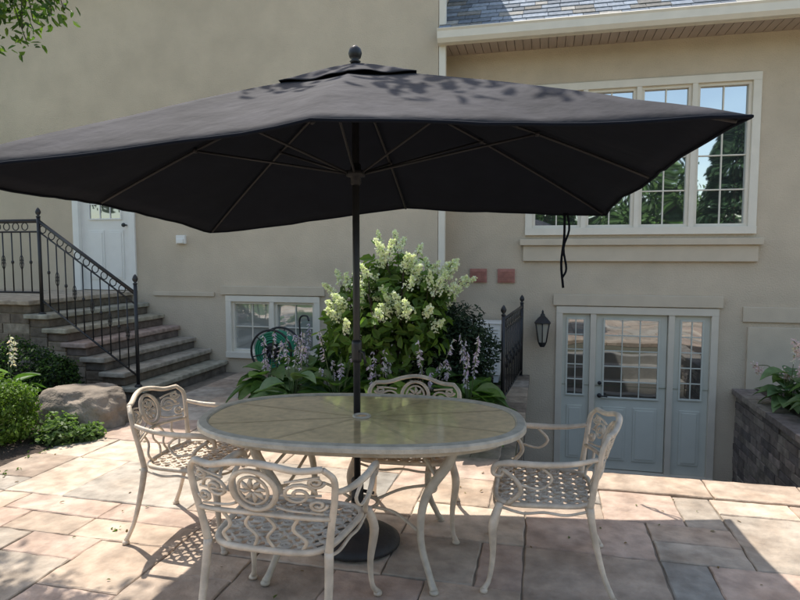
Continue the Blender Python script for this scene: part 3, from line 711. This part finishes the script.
for sx in (-1,1):
    for sy in (-1,1):
        p=cr([(sx*.50,sy*.30,.70),(sx*.47,sy*.31,.60),(sx*.36,sy*.30,.42),(sx*.34,sy*.31,.22),(sx*.39,sy*.37,.06),(sx*.41,sy*.40,.012)],6)
        m.tube(p,lerpl([.028,.026,.021,.018,.016,.02],len(p)),8)
        m.lathe([(.022,0),(.024,.01),(.016,.02)],(sx*.41,sy*.40,0),10)
        m.tube(cr([(sx*.34,sy*.31,.25),(sx*.2,sy*.16,.28),(sx*.07,sy*.05,.26)],5),.009,6)
        m.tube(cr([(sx*.42,sy*.3,.52),(sx*.33,sy*.22,.62),(sx*.2,sy*.12,.70)],5),.009,6)
m.ring((0,0,.26),.085,.011,'z',24,6,0)
for sx in (-1,1): m.tube(cr([(sx*.36,-.30,.45),(sx*.40,0,.36),(sx*.36,.30,.45)],6),.009,6)
m.build('oval_patio_table',[mRim,mTop,mRibRefl],TM)

# ---------------------------------------------------------------- umbrella
U=empty('patio_umbrella'); PX=-.235; ax=Vector((PX,3.25,2.57))
rim=[Vector(p) for p in [(-1.88,2.28,1.905),(-.32,2.2,2.085),(1.20,2.10,2.07),(1.37,3.27,2.02),(1.50,4.42,1.90),(.05,4.5,1.945),(-1.44,4.6,1.775),(-1.70,3.4,1.895)]]
NRr,NT=14,12
def canopy(m,apex,scale,lift,wav=0,mat=0):
    vs=[]
    tot=len(rim)*NT
    for i in range(NRr+1):
        r=i/NRr
        for j in range(tot):
            e,t=divmod(j,NT); t/=NT; a,b=rim[e],rim[(e+1)%8]
            edge=a.lerp(b,t); s4=4*t*(1-t)
            f=r*scale*(1-.03*s4*r**3)
            p=apex+(edge-ax)*f
            rr=r*scale
            p.z+=.10*rr*(1-rr)-.06*s4*rr*(1-.55*rr)+lift*(1-r*.5)
            p.z+=.016*noise.noise(Vector((p.x*3,p.y*3,1)))*r+wav*math.sin(j*.9)*r**4+.006*r*noise.noise(Vector((p.x*12,p.y*12,1)))
            vs.append(p)
    fs=[(i*tot+j,i*tot+(j+1)%tot,(i+1)*tot+(j+1)%tot,(i+1)*tot+j) for i in range(NRr) for j in range(tot)]
    m.add(vs,fs,mat,smooth=True); return vs,tot
m=MB(); vs,tot=canopy(m,ax,1.,0)
rimpts=vs[-tot:]
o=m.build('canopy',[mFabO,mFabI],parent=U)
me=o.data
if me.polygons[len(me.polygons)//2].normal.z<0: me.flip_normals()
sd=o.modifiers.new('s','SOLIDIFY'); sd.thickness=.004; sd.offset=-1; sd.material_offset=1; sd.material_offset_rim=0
m=MB(); canopy(m,ax+Vector((0,0,.0)),.22,.035,.006); o=m.build('vent_cap',[mFabO,mFabI],parent=U)
if o.data.polygons[len(o.data.polygons)//2].normal.z<0: o.data.flip_normals()
sd=o.modifiers.new('s','SOLIDIFY'); sd.thickness=.004; sd.offset=-1; sd.material_offset=1
m=MB(); m.tube([p+Vector((0,0,-.004)) for p in rimpts],.0075,6,0,True); m.build('canopy_hem',[mFabI],parent=U)
m=MB()
def ribp(P,r): 
    p=ax+(P-ax)*r; p.z+=.10*r*(1-r)-.024; return p
hub=Vector((PX,3.25,2.03))
for i,P in enumerate(rim):
    m.tube([ribp(P,r) for r in np.linspace(.03,.975,12)],.008,6)
    rr=.42 if i%2==0 else .6
    j=ribp(P,rr); m.tube([hub+(Vector((P.x,P.y,hub.z))-hub).normalized()*.04,j],.007,6)
    m.lathe([(.012,-.012),(.014,0),(.012,.012)],j,8)
m.lathe([(.022,-.06),(.028,-.05),(.028,-.02),(.05,-.015),(.05,.015),(.028,.02),(.026,.05)],hub,18)
m.lathe([(.026,-.08),(.045,-.06),(.045,-.03),(.022,0)],ax,18)
m.build('ribs',[mRib],parent=U)
m=MB(); m.tube([(PX,3.25,.1),(PX,3.25,2.62)],.019,14)
m.lathe([(.02,0),(.03,.01),(.018,.02),(.03,.03),(.036,.052),(.03,.075),(.012,.09),(.003,.094)],(PX,3.25,2.60),16)
m.lathe([(.026,0),(.028,.02),(.028,.10),(.024,.12)],(PX,3.25,1.02),14)
m.tube([(PX,3.25,1.08),(PX+.04,3.2,1.08),(PX+.05,3.2,1.02)],.008)
m.build('pole',[mBlk],parent=U)
m=MB(); m.lathe([(.20,0),(.235,.01),(.235,.03),(.20,.055),(.12,.075),(.05,.085),(.045,.11),(.034,.12),(.034,.36),(.028,.37)],(PX,3.25,.004),32); 
m.tube([(PX+.034,3.25,.30),(PX+.09,3.22,.30)],.01); m.build('base',[mRubber],parent=U)
m=MB(); sx=Vector((1.19,4.40,1.90)); m.tube(cr([sx,sx+Vector((.0,0,-.18)),sx+Vector((-.015,.01,-.36)),sx+Vector((0,0,-.54))],4),.009,6,flat=.3)
m.tube(cr([sx+Vector((.02,0,0)),sx+Vector((.035,0,-.12)),sx+Vector((.0,.01,-.25)),sx+Vector((.02,0,-.4)),sx+Vector((-.01,0,-.47))],4),.008,6,flat=.3)
m.build('tie_strap',[mFabI],parent=U)

# ---------------------------------------------------------------- light, world, camera
el=62; az=-30
d=Vector((math.sin(math.radians(az))*math.cos(math.radians(el)),math.cos(math.radians(az))*math.cos(math.radians(el)),math.sin(math.radians(el))))
sl=bpy.data.lights.new('sun','SUN'); sl.energy=6.2; sl.angle=math.radians(.5); sl.color=(1,.945,.86)
so=bpy.data.objects.new('sun',sl); scene.collection.objects.link(so); so.rotation_euler=d.to_track_quat('Z','Y').to_euler()
W=bpy.data.worlds.new('World'); scene.world=W; W.use_nodes=True; nt=W.node_tree
sky=nt.nodes.new('ShaderNodeTexSky'); sky.sky_type='NISHITA'; sky.sun_disc=False; sky.sun_elevation=math.radians(el); sky.sun_rotation=math.radians(az%360)
bg=nt.nodes['Background']; bg.inputs[1].default_value=.335
wb=nt.nodes.new('ShaderNodeVectorMath'); wb.operation='MULTIPLY'; wb.inputs[1].default_value=(1.13,1.0,.84)
nt.links.new(sky.outputs[0],wb.inputs[0]); nt.links.new(wb.outputs[0],bg.inputs[0])
cam=bpy.data.cameras.new('camera'); co=bpy.data.objects.new('camera',cam); scene.collection.objects.link(co)
cam.sensor_width=36; cam.lens=604/800*36; cam.clip_end=1500; cam.clip_start=.05
co.location=(0,0,1.6); co.rotation_euler=(math.radians(90-4.27),0,0); scene.camera=co
